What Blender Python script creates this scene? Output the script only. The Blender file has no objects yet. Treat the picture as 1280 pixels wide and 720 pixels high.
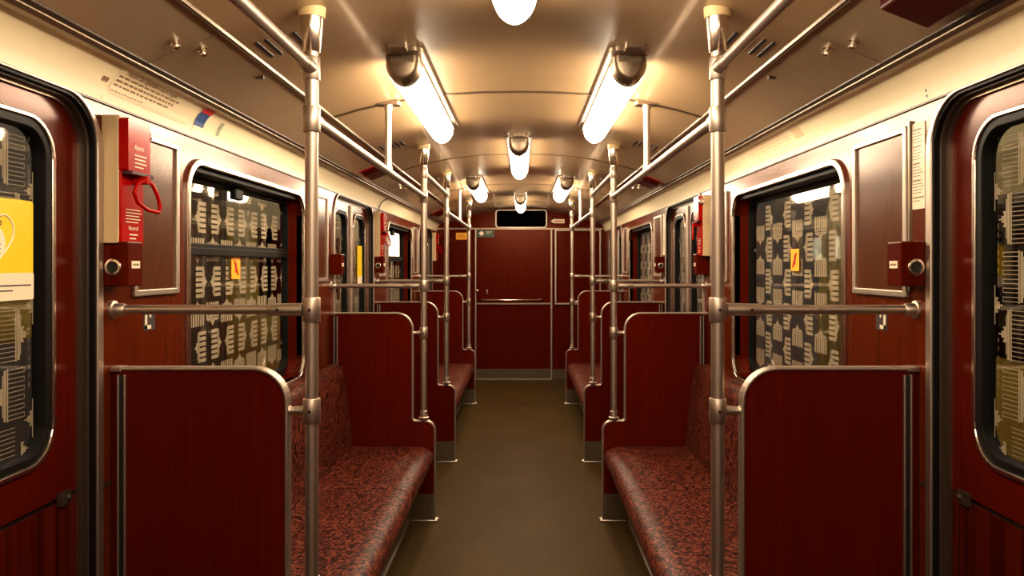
import bpy, bmesh, math, random
from mathutils import Vector, Matrix
from mathutils.geometry import tessellate_polygon
random.seed(7)
PI = math.pi
scn = bpy.context.scene
COL = scn.collection

# ------------------------------------------------------------------ materials
def mat(name, color=(.5, .5, .5), rough=.4, metal=0., coat=0., coat_r=.1, spec=.5):
    m = bpy.data.materials.new(name); m.use_nodes = True
    b = m.node_tree.nodes['Principled BSDF']
    b.inputs['Base Color'].default_value = (*color, 1)
    b.inputs['Roughness'].default_value = rough
    b.inputs['Metallic'].default_value = metal
    b.inputs['Coat Weight'].default_value = coat
    b.inputs['Coat Roughness'].default_value = coat_r
    b.inputs['Specular IOR Level'].default_value = spec
    return m
def nodes(m): return m.node_tree.nodes, m.node_tree.links, m.node_tree.nodes['Principled BSDF']
def coords(m, scale):
    N, L, b = nodes(m)
    g = N.new('ShaderNodeNewGeometry'); mp = N.new('ShaderNodeMapping')
    mp.inputs['Scale'].default_value = scale
    L.new(g.outputs['Position'], mp.inputs['Vector'])
    return mp.outputs['Vector']
def noise_color(m, scale, stops, nscale=1., detail=5., rough=.6, dist=0.):
    N, L, b = nodes(m)
    n = N.new('ShaderNodeTexNoise'); n.inputs['Scale'].default_value = nscale
    n.inputs['Detail'].default_value = detail; n.inputs['Roughness'].default_value = rough
    n.inputs['Distortion'].default_value = dist
    L.new(coords(m, scale), n.inputs['Vector'])
    r = N.new('ShaderNodeValToRGB'); e = r.color_ramp.elements
    e[0].position, e[0].color = stops[0][0], (*stops[0][1], 1)
    e[1].position, e[1].color = stops[-1][0], (*stops[-1][1], 1)
    for p, c in stops[1:-1]:
        k = e.new(p); k.color = (*c, 1)
    L.new(n.outputs['Fac'], r.inputs['Fac']); L.new(r.outputs['Color'], b.inputs['Base Color'])
    return n
def bump(m, scale, nscale, strength, dist=.002, detail=3.):
    N, L, b = nodes(m)
    n = N.new('ShaderNodeTexNoise'); n.inputs['Scale'].default_value = nscale; n.inputs['Detail'].default_value = detail
    L.new(coords(m, scale), n.inputs['Vector'])
    bp = N.new('ShaderNodeBump'); bp.inputs['Strength'].default_value = strength; bp.inputs['Distance'].default_value = dist
    L.new(n.outputs['Fac'], bp.inputs['Height']); L.new(bp.outputs['Normal'], b.inputs['Normal'])

wood = mat('mahogany_laminate', rough=.20, coat=.0, spec=.22)
noise_color(wood, (60, 60, 2.2), [(.3, (.052, .0026, .0004)), (.55, (.064, .0034, .0005)), (.75, (.078, .0046, .0007))])
wallwood = mat('wall_laminate', rough=.19, coat=.0, spec=.30)
noise_color(wallwood, (50, 50, 2.0), [(.3, (.066, .0075, .0008)), (.55, (.084, .0102, .0011)), (.75, (.108, .0150, .0016))])
groove = mat('grooved_laminate', rough=.3, spec=.2)
noise_color(groove, (90, 90, .8), [(.35, (.022, .0012, .0004)), (.5, (.048, .003, .0006)), (.65, (.068, .0055, .001))], detail=2.)
panelbrown = mat('brown_panel', rough=.22, spec=.35)
noise_color(panelbrown, (60, 60, 2.2), [(.2, (.066, .0165, .0045)), (.8, (.074, .019, .005))])
cream = mat('cream_paint', rough=.30, coat=.7, coat_r=.10)
noise_color(cream, (1, 1, 1), [(.3, (.40, .262, .142)), (.7, (.45, .30, .168))], nscale=2.5)
for m_, c_ in ((wood, (1, .36, .2, 1)), (wallwood, (1, .62, .36, 1)), (groove, (1, .4, .25, 1)), (panelbrown, (1, .6, .38, 1)), (seatm, (1, .6, .45, 1)) if 0 else (wood, (1, .36, .2, 1))):
    m_.node_tree.nodes['Principled BSDF'].inputs['Specular Tint'].default_value = c_
bump(wallwood, (1, 1, .4), 6, .16, .002, 1)
bump(wood, (1, 1, .4), 9, .2, .0015, 2)
bump(cream, (1, 1, 1), 3.2, .3, .010, 1.5)
covep = mat('cove_paint', rough=.3, coat=.6, coat_r=.22)
noise_color(covep, (1, 1, 1), [(.3, (.80, .66, .43)), (.7, (.84, .71, .48))], nscale=4)
slopep = mat('duct_panel_paint', rough=.24, coat=.3, coat_r=.1)
noise_color(slopep, (1, 1, 1), [(.3, (.30, .205, .125)), (.7, (.34, .235, .145))], nscale=3)
bump(slopep, (1, 1, 1), 6, .22, .006, 2)
metal = mat('anodised_aluminium', (.50, .41, .345), .42, 1.)
bump(metal, (120, 120, 3), 1., .06, .001)
chrome = mat('bright_trim', (.72, .62, .52), .22, 1.)
dullmetal = mat('dull_trim', (.34, .26, .19), .38, 1.)
bronze2 = mat('brown_moulding', (.16, .11, .07), .3, .8)
steel = mat('kick_steel', (.10, .066, .036), .45, .5)
rubber = mat('black_rubber', (.005, .004, .0035), .5, spec=.12)
bronze = mat('dark_bronze_trim', (.045, .028, .02), .42, .4)
black = mat('black_gap', (.004, .003, .003), .5)
flr = mat('linoleum', rough=.5, spec=.06)
noise_color(flr, (1, .6, 1), [(.25, (.032, .0170, .0040)), (.5, (.043, .0238, .0062)), (.75, (.054, .031, .0088))], nscale=3.2, detail=8, rough=.65)
bump(flr, (1, 1, 1), 40, .12, .001)
seam = mat('floor_seam', (.018, .010, .004), .6)
red = mat('red_enamel', (.34, .002, .001), .2, spec=.3)
darkred = mat('dark_red_enamel', (.04, .0006, .0005), .25, spec=.3)
red.node_tree.nodes['Principled BSDF'].inputs['Specular Tint'].default_value = (1, .2, .15, 1)
housing = mat('cream_housing', (.60, .43, .24), .45)
yellow = mat('yellow_print', (.85, .56, .005), .35)
yellow2 = mat('yellow_train_paint', (.21, .145, .025), .45, spec=.2)
orange = mat('orange_print', (.90, .36, .01), .4)
white = mat('white_print', (.80, .68, .50), .4)
ink = mat('dark_ink', (.03, .02, .02), .5)
faint = mat('faint_ink', (.22, .12, .06), .5)
blue = mat('blue_print', (.03, .07, .20), .4)
redink = mat('red_print', (.55, .02, .03), .4)
greenp = mat('green_sign', (.025, .05, .03), .4)
greyg = mat('grey_print', (.25, .28, .20), .4)
capc = mat('cream_cap', (.75, .55, .28), .35)
glassblack = mat('black_glass', (.0015, .001, .001), .6, spec=.0)
concrete = mat('tunnel_concrete', rough=.9)
noise_color(concrete, (1, 1, 1), [(.3, (.05, .043, .036)), (.7, (.11, .096, .08))], nscale=1.3)
# seat fabric: worm-like specks
seatm = mat('speckled_upholstery', rough=.45, spec=.13, coat=.0, coat_r=.35)
N, L, b = nodes(seatm)
n = N.new('ShaderNodeTexNoise'); n.inputs['Scale'].default_value = 66; n.inputs['Detail'].default_value = 1.5; n.inputs['Distortion'].default_value = 1.2
L.new(coords(seatm, (1, 1, 1)), n.inputs['Vector'])
r = N.new('ShaderNodeValToRGB'); e = r.color_ramp.elements
e[0].position, e[0].color = .43, (.010, .0008, .0005, 1)
e[1].position, e[1].color = .58, (.15, .034, .018, 1)
k = e.new(.50); k.color = (.034, .002, .0012, 1)
L.new(n.outputs['Fac'], r.inputs['Fac']); L.new(r.outputs['Color'], b.inputs['Base Color'])
bp = N.new('ShaderNodeBump'); bp.inputs['Strength'].default_value = .35; bp.inputs['Distance'].default_value = .0015
L.new(n.outputs['Fac'], bp.inputs['Height']); L.new(bp.outputs['Normal'], b.inputs['Normal'])

def emit(name, color, strength):
    m = bpy.data.materials.new(name); m.use_nodes = True
    b = m.node_tree.nodes['Principled BSDF']
    b.inputs['Base Color'].default_value = (.8, .8, .8, 1)
    b.inputs['Emission Color'].default_value = (*color, 1)
    b.inputs['Emission Strength'].default_value = strength
    return m
glow = emit('lit_diffuser', (1., .80, .55), 43.)
lightbox = emit('lit_light_box', (1., .93, .66), 4.)

def thin_glass():
    m = bpy.data.materials.new('window_glass'); m.use_nodes = True
    N, L = m.node_tree.nodes, m.node_tree.links
    N.clear(); out = N.new('ShaderNodeOutputMaterial')
    t = N.new('ShaderNodeBsdfTransparent'); t.inputs[0].default_value = (.92, .90, .85, 1)
    g = N.new('ShaderNodeBsdfGlossy'); g.inputs['Roughness'].default_value = .035; g.inputs[0].default_value = (1, .97, .92, 1)
    f = N.new('ShaderNodeFresnel'); f.inputs[0].default_value = 1.6
    mx = N.new('ShaderNodeMixShader')
    geo = N.new('ShaderNodeNewGeometry'); inv = N.new('ShaderNodeMath'); inv.operation = 'SUBTRACT'; inv.inputs[0].default_value = 1
    L.new(geo.outputs['Backfacing'], inv.inputs[1])
    mu = N.new('ShaderNodeMath'); mu.operation = 'MULTIPLY'      # only the outer skin of the pane mirrors
    L.new(f.outputs[0], mu.inputs[0]); L.new(inv.outputs[0], mu.inputs[1])
    L.new(mu.outputs[0], mx.inputs[0]); L.new(t.outputs[0], mx.inputs[1]); L.new(g.outputs[0], mx.inputs[2]); L.new(mx.outputs[0], out.inputs[0])
    return m
glass = thin_glass()
def film_mat(): return mat('white_film_print', (.42, .37, .31), .7, spec=.1)
film = film_mat()

# ------------------------------------------------------------------ mesh tools
class MB:
    def __init__(s): s.v = []; s.f = []; s.sm = []
    def add(s, verts, faces, smooth=False):
        o = len(s.v); s.v += [tuple(p) for p in verts]
        for f in faces: s.f.append([i + o for i in f]); s.sm.append(smooth)
        return s
    def box(s, x0, x1, y0, y1, z0, z1):
        x0, x1 = sorted((x0, x1)); y0, y1 = sorted((y0, y1)); z0, z1 = sorted((z0, z1))
        v = [(x, y, z) for x in (x0, x1) for y in (y0, y1) for z in (z0, z1)]
        return s.add(v, [(0, 1, 3, 2), (4, 6, 7, 5), (0, 4, 5, 1), (2, 3, 7, 6), (0, 2, 6, 4), (1, 5, 7, 3)])
    def lathe(s, p0, p1, prof, seg=20, smooth=True):
        """prof: (t, r) along p0->p1 where t is a distance in metres"""
        p0, p1 = Vector(p0), Vector(p1); d = (p1 - p0).normalized()
        a = d.orthogonal().normalized(); c = d.cross(a)
        v = []; f = []
        for t, r in prof:
            for k in range(seg):
                w = 2 * PI * k / seg
                v.append(p0 + d * t + a * (r * math.cos(w)) + c * (r * math.sin(w)))
        n = len(prof)
        for i in range(n - 1):
            for k in range(seg):
                k2 = (k + 1) % seg
                f.append((i * seg + k, i * seg + k2, (i + 1) * seg + k2, (i + 1) * seg + k))
        s.add(v, f, smooth)
        s.add([v[k] for k in range(seg)], [list(range(seg))[::-1]])
        s.add([v[(n - 1) * seg + k] for k in range(seg)], [list(range(seg))])
        return s
    def cyl(s, p0, p1, r, r1=None, seg=18):
        return s.lathe(p0, p1, [(0, r), ((Vector(p1) - Vector(p0)).length, r if r1 is None else r1)], seg)
    def tube(s, pts, r, seg=10, closed=False):
        P = [Vector(p) for p in pts]; n = len(P)
        v = []; f = []
        t0 = (P[1] - P[0]).normalized(); up = t0.orthogonal().normalized()
        for i in range(n):
            a = P[i - 1] if (i > 0 or closed) else P[i]
            b_ = P[(i + 1) % n] if (i < n - 1 or closed) else P[i]
            t = (b_ - a).normalized()
            up = (up - t * up.dot(t)).normalized(); sd = t.cross(up)
            for k in range(seg):
                w = 2 * PI * k / seg
                v.append(P[i] + up * (r * math.cos(w)) + sd * (r * math.sin(w)))
        for i in range(n if closed else n - 1):
            j = (i + 1) % n
            for k in range(seg):
                k2 = (k + 1) % seg
                f.append((i * seg + k, i * seg + k2, j * seg + k2, j * seg + k))
        if not closed:
            s.add([v[k] for k in range(seg)], [list(range(seg))[::-1]])
            s.add([v[(n - 1) * seg + k] for k in range(seg)], [list(range(seg))])
        return s.add(v, f, True)
    def plate(s, M, outer, holes, t0, t1):
        """outer/holes 2-D loops; M(u, v, t) -> 3-D"""
        loops = [outer] + holes
        tris = tessellate_polygon([[Vector((u, v_, 0)) for u, v_ in lp] for lp in loops])
        flat = [p for lp in loops for p in lp]
        for t in (t0, t1):
            s.add([M(u, v_, t) for u, v_ in flat], [tuple(x) for x in tris])
        for lp in loops:
            m = len(lp)
            s.add([M(u, v_, t) for t in (t0, t1) for u, v_ in lp], [(i, (i + 1) % m, m + (i + 1) % m, m + i) for i in range(m)])
        return s
    def ring(s, M, outer, inner, t0, t1, open_=False, smooth=False):
        m = len(outer); v = [M(u, w, t) for lp, t in ((outer, t0), (inner, t0), (inner, t1), (outer, t1)) for u, w in lp]
        f = []
        for i in range(m - 1 if open_ else m):
            j = (i + 1) % m
            for a, b_ in ((0, 1), (1, 2), (2, 3), (3, 0)):
                f.append((a * m + i, a * m + j, b_ * m + j, b_ * m + i))
        return s.add(v, f, smooth)
    def sweep_y(s, prof, y0, y1, smooth=False, caps=True, closed=True):
        m = len(prof)
        v = [(x, y, z) for y in (y0, y1) for x, z in prof]
        s.add(v, [(i, (i + 1) % m, m + (i + 1) % m, m + i) for i in range(m if closed else m - 1)], smooth)
        if caps:
            s.add([(x, y0, z) for x, z in prof], [list(range(m))])
            s.add([(x, y1, z) for x, z in prof], [list(range(m))[::-1]])
        return s
    def build(s, name, m, parent=None, bevel=0., bseg=2, weld=True):
        me = bpy.data.meshes.new(name); me.from_pydata(s.v, [], s.f)
        me.polygons.foreach_set('use_smooth', s.sm); me.materials.append(m)
        bm = bmesh.new(); bm.from_mesh(me)
        if weld:
            bmesh.ops.remove_doubles(bm, verts=bm.verts, dist=1e-6)
            bmesh.ops.recalc_face_normals(bm, faces=bm.faces)
        bm.to_mesh(me); bm.free()
        if any(s.sm):
            try: me.set_sharp_from_angle(angle=math.radians(40))
            except Exception: pass
        o = bpy.data.objects.new(name, me); COL.objects.link(o)
        if bevel:
            b_ = o.modifiers.new('edge', 'BEVEL'); b_.width = bevel; b_.segments = bseg; b_.limit_method = 'ANGLE'
            b_.angle_limit = math.radians(40)
        if parent: put(o, parent)
        return o

def put(o, parent):
    o.parent = parent
    o.matrix_parent_inverse = Matrix.Translation(parent.location).inverted()
    # bake the inverse into the local offset so that copies behave simply
    o.matrix_parent_inverse = Matrix.Identity(4)
    if o.type == 'MESH':
        loc = world_loc(parent)
        if not o.get('_baked'):
            o.data.transform(Matrix.Translation(-loc))
def world_loc(o):
    l = Vector((0, 0, 0))
    while o: l += o.location; o = o.parent
    return l
def thing(name, loc, label=None, cat=None, group=None, kind=None):
    o = bpy.data.objects.new(name, None); COL.objects.link(o); o.location = loc; o.empty_display_size = .05
    return tag(o, label, cat, group, kind)
def tag(o, label=None, cat=None, group=None, kind=None):
    if label: o['label'] = label
    if cat: o['category'] = cat
    if group: o['group'] = group
    if kind: o['kind'] = kind
    return o
def struct(o): o['kind'] = 'structure'; return o
def dup(root, dx, label=None):
    r_ = root.copy(); COL.objects.link(r_); r_.location = root.location + Vector(dx)
    if label: r_['label'] = label
    for ch in list(root.children):
        c = ch.copy(); COL.objects.link(c); c.parent = r_
        for g in list(ch.children):
            d = g.copy(); COL.objects.link(d); d.parent = c
    return r_

def rrect(u0, u1, v0, v1, r, n=8):
    if not hasattr(r, '__len__'): r = (r,) * 4
    c = [((u1 - r[0], v0 + r[0]), -PI / 2, r[0]), ((u1 - r[1], v1 - r[1]), 0, r[1]), ((u0 + r[2], v1 - r[2]), PI / 2, r[2]), ((u0 + r[3], v0 + r[3]), PI, r[3])]
    out = []
    for (cu, cv), a, rr in c:
        for k in range(n + 1):
            w = a + PI / 2 * k / n
            out.append((cu + rr * math.cos(w), cv + rr * math.sin(w)))
    return out
def arch(u0, u1, top, r, v0=0., n=10):
    out = [(u1, v0)]
    for k in range(n + 1):
        w = PI / 2 * k / n; out.append((u1 - r + r * math.cos(w), top - r + r * math.sin(w)))
    for k in range(n + 1):
        w = PI / 2 + PI / 2 * k / n; out.append((u0 + r + r * math.cos(w), top - r + r * math.sin(w)))
    out.append((u0, v0)); return out
def side(s): return lambda u, v, t: (s * t, u, v)           # side wall: u = along the car, v = height, t = distance from the centre line
def front(u, v, t): return (u, t, v)                        # cross plane: u = across, v = height, t = along the car

_txt = {}
def text2d(body):
    if body not in _txt:
        cu = bpy.data.curves.new('t', 'FONT'); cu.body = body; cu.size = 1; cu.resolution_u = 2
        o = bpy.data.objects.new('t', cu); COL.objects.link(o)
        dg = bpy.context.evaluated_depsgraph_get(); dg.update()
        me = bpy.data.meshes.new_from_object(o.evaluated_get(dg))
        _txt[body] = ([(v.co.x, v.co.y) for v in me.vertices], [list(p.vertices) for p in me.polygons])
        bpy.data.objects.remove(o); bpy.data.curves.remove(cu); bpy.data.meshes.remove(me)
    return _txt[body]
def text(mb, body, M, u, v, h, t, flip=1, wide=1., center=False):
    vs, fs = text2d(body)
    if not vs: return mb
    w0 = (min(p[0] for p in vs) + max(p[0] for p in vs)) / 2 if center else 0
    return mb.add([M(u + flip * (x - w0) * h * 1.4 * wide, v + y * h * 1.4, t) for x, y in vs], fs)

# ------------------------------------------------------------------ measures
Y0, Y1 = -2.7, 9.24
XW = 1.05
DOORC = [1.31, 4.74, 8.17]; DH = .54
BEN = [(1.93, 4.125), (5.354, 7.593)]
PART = [.70, 1.93, 4.125, 5.354, 7.593]
WTOP = 1.844
XG = 1.14
WIN = [(2.36, 3.60), (5.85, 7.09)]
CEIL = [(0, 2.142), (.16, 2.139), (.31, 2.130), (.44, 2.112), (.55, 2.090), (.66, 2.065), (.757, 2.036)]
def ceil_z(x):
    x = abs(x)
    P = CEIL + [(.98, 1.946)]
    for (a, za), (b_, zb) in zip(P, P[1:]):
        if x <= b_: return za + (zb - za) * (x - a) / (b_ - a)
    return 1.9
SN = {-1: 'left', 1: 'right'}

# ------------------------------------------------------------------ shell
struct(MB().box(-1.2, 1.2, Y0, Y1, -.06, 0).build('floor', flr))
sm = MB()
for y in (1.6, 3.30, 4.27, 5.9, 7.6): sm.box(-.6, .6, y - .0035, y + .0035, -.001, .0012)
struct(sm.build('trim_1', seam))
prof = [(-x, z) for x, z in reversed(CEIL)] + CEIL[1:]
up = [(x, z + .03) for x, z in reversed(prof)]
struct(MB().sweep_y(prof + up, Y0, Y1, smooth=True).build('ceiling', cream))
tn = 2
for s in (-1, 1):
    # sloped duct cover, cove, mouldings
    p = [(.757, 2.036), (.80, 2.020), (.86, 1.997), (.92, 1.972), (.98, 1.946)]
    o = MB().sweep_y([(s * x, z) for x, z in p] + [(s * x, z + .03) for x, z in reversed(p)], Y0, Y1, smooth=True).build('trim_%d' % tn, slopep); struct(o); tn += 1
    p = [(.98, 1.944), (1.005, 1.934), (1.025, 1.918), (1.038, 1.898), (1.046, 1.872), (1.05, WTOP)]
    q = [(x + .03, z + .01) for x, z in reversed(p)]
    o = MB().sweep_y([(s * x, z) for x, z in p + q], Y0, Y1, smooth=True).build('trim_%d' % tn, covep); struct(o); tn += 1
    mb = MB()
    mb.sweep_y([(s * .751, 2.042), (s * .752, 2.030), (s * .758, 2.026), (s * .765, 2.029), (s * .764, 2.038)], Y0, Y1)
    struct(mb.build('trim_%d' % tn, bronze2, bevel=.002)); tn += 1
    mb = MB()
    mb.sweep_y([(s * .965, 1.955), (s * .962, 1.944), (s * .972, 1.936), (s * .985, 1.934), (s * .995, 1.938), (s * .995, 1.95)], Y0, Y1)
    struct(mb.build('trim_%d' % tn, dullmetal, bevel=.002)); tn += 1
    mb = MB(); mb.sweep_y([(s * .953, 1.960), (s * .952, 1.953), (s * .962, 1.948), (s * .963, 1.956)], Y0, Y1)
    struct(mb.build('trim_%d' % tn, bronze)); tn += 1
    struct(MB().box(s * 1.044, s * 1.052, Y0, Y1, WTOP - .004, WTOP + .001).build('trim_%d' % tn, bronze)); tn += 1
    # side wall with door and window openings
    M = side(s)
    path = [(Y1 + .02, 0), (Y1 + .02, WTOP), (Y0, WTOP), (Y0, 0)]
    for c in DOORC: path += list(reversed(arch(c - DH, c + DH, WTOP - .006, .12)))
    holes = [rrect(a, b_, .895, 1.762, .095) for a, b_ in WIN]
    struct(MB().plate(M, path, holes, XW, XW + .03).build('wall_' + SN[s], wallwood))
    struct(MB().box(s * 1.04, s * 1.049, 8.76, 9.22, 0, .12).build('baseboard_' + SN[s], steel))
for s in (-1, 1):
    struct(MB().box(s * 1.046, s * 1.0515, 1.876, 1.915, .862, .872).build('trim_%d' % tn, dullmetal)); tn += 1
# ceiling ribs
for y in (-.41, 1.31, 3.03, 4.74, 6.47, 8.17):
    p = [(-x, z + .001) for x, z in reversed(CEIL)] + [(x, z + .001) for x, z in CEIL[1:]]
    q = [(x, z - .006) for x, z in reversed(p)]
    struct(MB().sweep_y(p + q, y - .008, y + .008).build('trim_%d' % tn, bronze2)); tn += 1
# rear bulkhead behind the camera
struct(MB().box(-1.15, 1.15, Y0 - .04, Y0, 0, 2.2).build('wall_rear', wood))

# ------------------------------------------------------------------ far end bulkhead
def arcwall(y0, y1):
    pts = [(-1.09, 0), (1.09, 0), (1.09, 1.9), (.98, 1.96)] + [(x, z + .01) for x, z in reversed(CEIL)] + [(-x, z + .01) for x, z in CEIL[1:]] + [(-.98, 1.96), (-1.09, 1.9)]
    return MB().plate(front, pts, [], y0, y1)
struct(arcwall(Y1, Y1 + .04).build('wall_front', wood))
mb = MB(); mb.tube([(x, Y1 - .008, z - .012) for x, z in [(-x_, z_) for x_, z_ in reversed(CEIL + [(.95, 1.955)])] + CEIL[1:] + [(.95, 1.955)]], .008, 8)
struct(mb.build('trim_%d' % tn, dullmetal)); tn += 1
mb = MB()
mb.box(-1.04, 1.04, Y1 - .012, Y1, 1.872, 1.890)
struct(mb.build('trim_%d' % tn, dullmetal)); tn += 1
d = tag(thing('door_4', (-.09, Y1, 0)), kind='structure')
MB().plate(front, rrect(-.555, .372, .13, 1.868, .004), [], Y1 - .018, Y1).build('leaf', wood, d)
MB().box(-.555, .372, Y1 - .026, Y1, .012, .13).build('kick_plate', steel, d, bevel=.002)
MB().box(-.56, .385, Y1 - .04, Y1, .0, .012).build('threshold', metal, d)
MB().box(-.555, .372, Y1 - .026, Y1 - .016, .935, .955).build('middle_rail', dullmetal, d, bevel=.002)
for x0, x1 in ((-.572, -.555), (.372, .392)):
    MB().box(x0, x1, Y1 - .03, Y1, 0, 1.872).build('jamb', metal, d, bevel=.003)
h = MB().tube([(-.49, Y1 - .018, 1.01), (-.49, Y1 - .05, 1.0), (-.475, Y1 - .062, .992), (.24, Y1 - .062, .992), (.255, Y1 - .05, 1.0), (.255, Y1 - .018, 1.01)], .010, 10)
h.build('pull_bar', chrome, d)
MB().lathe((-.545, Y1 - .018, 1.105), (-.545, Y1 - .06, 1.105), [(0, .018), (.006, .018), (.008, .009), (.022, .009), (.026, .017), (.038, .016), (.042, .008)]).build('door_knob', chrome, d)
MB().lathe((-.42, Y1 - .018, 1.11), (-.42, Y1 - .03, 1.11), [(0, .013), (.008, .013), (.012, .008)]).box(-.426, -.414, Y1 - .034, Y1 - .026, 1.07, 1.12).build('lock_plate', dullmetal, d)
# framed panel right of the door, kick plates
M = front
o = MB().ring(M, rrect(.425, 1.0, .935, 1.872, .008), rrect(.443, .982, .953, 1.854, .004), Y1 - .022, Y1)
tag(o.build('panel_frame', metal, bevel=.002), 'tall aluminium panel frame on the end wall right of the end door', 'panel frame')
for x0, x1, w in ((.395, 1.04, 'right'), (-1.04, -.575, 'left')):
    struct(MB().box(x0, x1, Y1 - .012, Y1, 0, .125).build('trim_%d' % tn, steel)); tn += 1
# header display
t = thing('header_display', (.01, Y1, 2.0), 'wide black display panel with rounded chrome rim above the end door', 'display')
MB().plate(M, rrect(-.305, .315, 1.90, 2.108, .03), [], Y1 - .02, Y1).build('screen', glassblack, t)
MB().ring(M, rrect(-.320, .330, 1.886, 2.121, .045), rrect(-.302, .312, 1.903, 2.104, .03), Y1 - .03, Y1).build('rim', metal, t, bevel=.004)
def decal(name, M, u0, u1, v0, v1, t0, t1, m, label, cat, r=.004, group=None):
    t = thing(name, M((u0 + u1) / 2, v0, t0), label, cat, group)
    MB().plate(M, rrect(min(u0, u1), max(u0, u1), v0, v1, r, 4), [], t0, t1).build('backing', m, t)
    return t
t = decal('exit_sign', M, -.545, -.33, 1.775, 1.862, Y1 - .021, Y1 - .018, greenp, 'small dark green sign with pale diamond on the end door corner', 'sign')
a, b_ = -.49, 1.822
MB().plate(M, [(a, b_ - .032), (a + .034, b_), (a, b_ + .032), (a - .034, b_)], [], Y1 - .023, Y1 - .0211).build('diamond', white, t)
mb = MB(); mb.box(-.435, -.36, Y1 - .0225, Y1 - .0211, 1.832, 1.848); mb.box(-.435, -.38, Y1 - .0225, Y1 - .0211, 1.812, 1.824)
mb.build('print', greyg, t)
t = decal('orange_sticker', M, -.81, -.665, 1.745, 1.83, Y1 - .003, Y1, orange, 'orange rectangular sticker on the end wall left of the door', 'sticker')
mb = MB(); mb.box(-.79, -.69, Y1 - .0045, Y1 - .0031, 1.775, 1.781); mb.box(-.79, -.71, Y1 - .0045, Y1 - .0031, 1.795, 1.801); mb.build('print', faint, t)
t = thing('direction_label', (.46, Y1, 1.95), 'small pale arrow shaped label on end wall right of the black display', 'label')
MB().plate(M, [(.375, 1.975), (.41, 1.950), (.545, 1.950), (.545, 2.0), (.41, 2.0)], [], Y1 - .004, Y1).build('backing', white, t)
MB().box(.42, .53, Y1 - .0055, Y1 - .0041, 1.968, 1.982).build('print', redink, t)

# ------------------------------------------------------------------ film print (small gate silhouettes)
def gate(mb, M, cu, cv, w, t, rot, lines=True, clip=None):
    """gate with six columns, entablature and a chariot on top; w = its width"""
    R = []
    k = w / 1.0
    cols = [-.45, -.27, -.09, .09, .27, .45]
    for c in cols:
        if lines:
            R += [(c - .050, c - .036, -.36, .1), (c + .036, c + .050, -.36, .1), (c - .050, c + .050, -.375, -.36)]
        else:
            R += [(c - .06, c + .06, -.38, .1)]
    R += [(-.52, .52, .1, .14), (-.50, .50, .16, .23), (-.40, .40, .24, .27)]
    R += [(-.12, .12, .27, .33), (-.07, .07, .33, .41), (-.015, .015, .41, .5), (-.16, -.12, .27, .36), (.12, .16, .27, .36)]
    ca, sa = math.cos(rot), math.sin(rot)
    for a, b_, c, d_ in R:
        P = [(a, c), (b_, c), (b_, d_), (a, d_)]
        P = [(cu + k * (x * ca - y * sa), cv + k * (x * sa + y * ca)) for x, y in P]
        if clip and not all(clip[0] < x < clip[1] and clip[2] < y < clip[3] for x, y in P): continue
        mb.add([M(x, y, t) for x, y in P], [(0, 1, 2, 3)])
def film_print(M, u0, u1, v0, v1, t, phase=0, mode='columns'):
    mb = MB(); C = (u0, u1, v0, v1)
    if mode == 'door':            # outlined gates lying on their side
        i = 0; u = u1 + .022
        while u > u0 - .05:
            j = 0; v = 1.018 - .13 + (.065 if i % 2 == 0 else 0) - .005
            while v < v1 + .08:
                gate(mb, M, u, v, .112, t, PI / 2 if (i + j) % 2 else -PI / 2, True, C)
                v += .13; j += 1
            u -= .098; i += 1
    elif mode == 'rows':
        j = 0; v = v0 - .045
        while v < v1 + .06:
            i = 0; u = u0 + (.02 if j % 2 else .05)
            while u < u1 + .05:
                if j % 2 == 0: rot = PI / 2 if (i + j // 2) % 2 else -PI / 2
                else: rot = 0 if (i + j // 2) % 2 else PI
                gate(mb, M, u, v, .110, t, rot, False, C)
                u += .132; i += 1
            v += .118; j += 1
    else:
        i = 0; u = u0 + .02 + phase
        while u < u1 + .05:
            j = 0; v = v0 - .02 + (.072 if i % 2 else 0)
            while v < v1 + .08:
                if i % 2 == 0: rot = PI / 2 if (i // 2 + j) % 2 else -PI / 2
                else: rot = 0 if j % 2 else PI
                gate(mb, M, u, v, .110, t, rot, False, C)
                v += .145; j += 1
            u += .118; i += 1
    return mb

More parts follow.
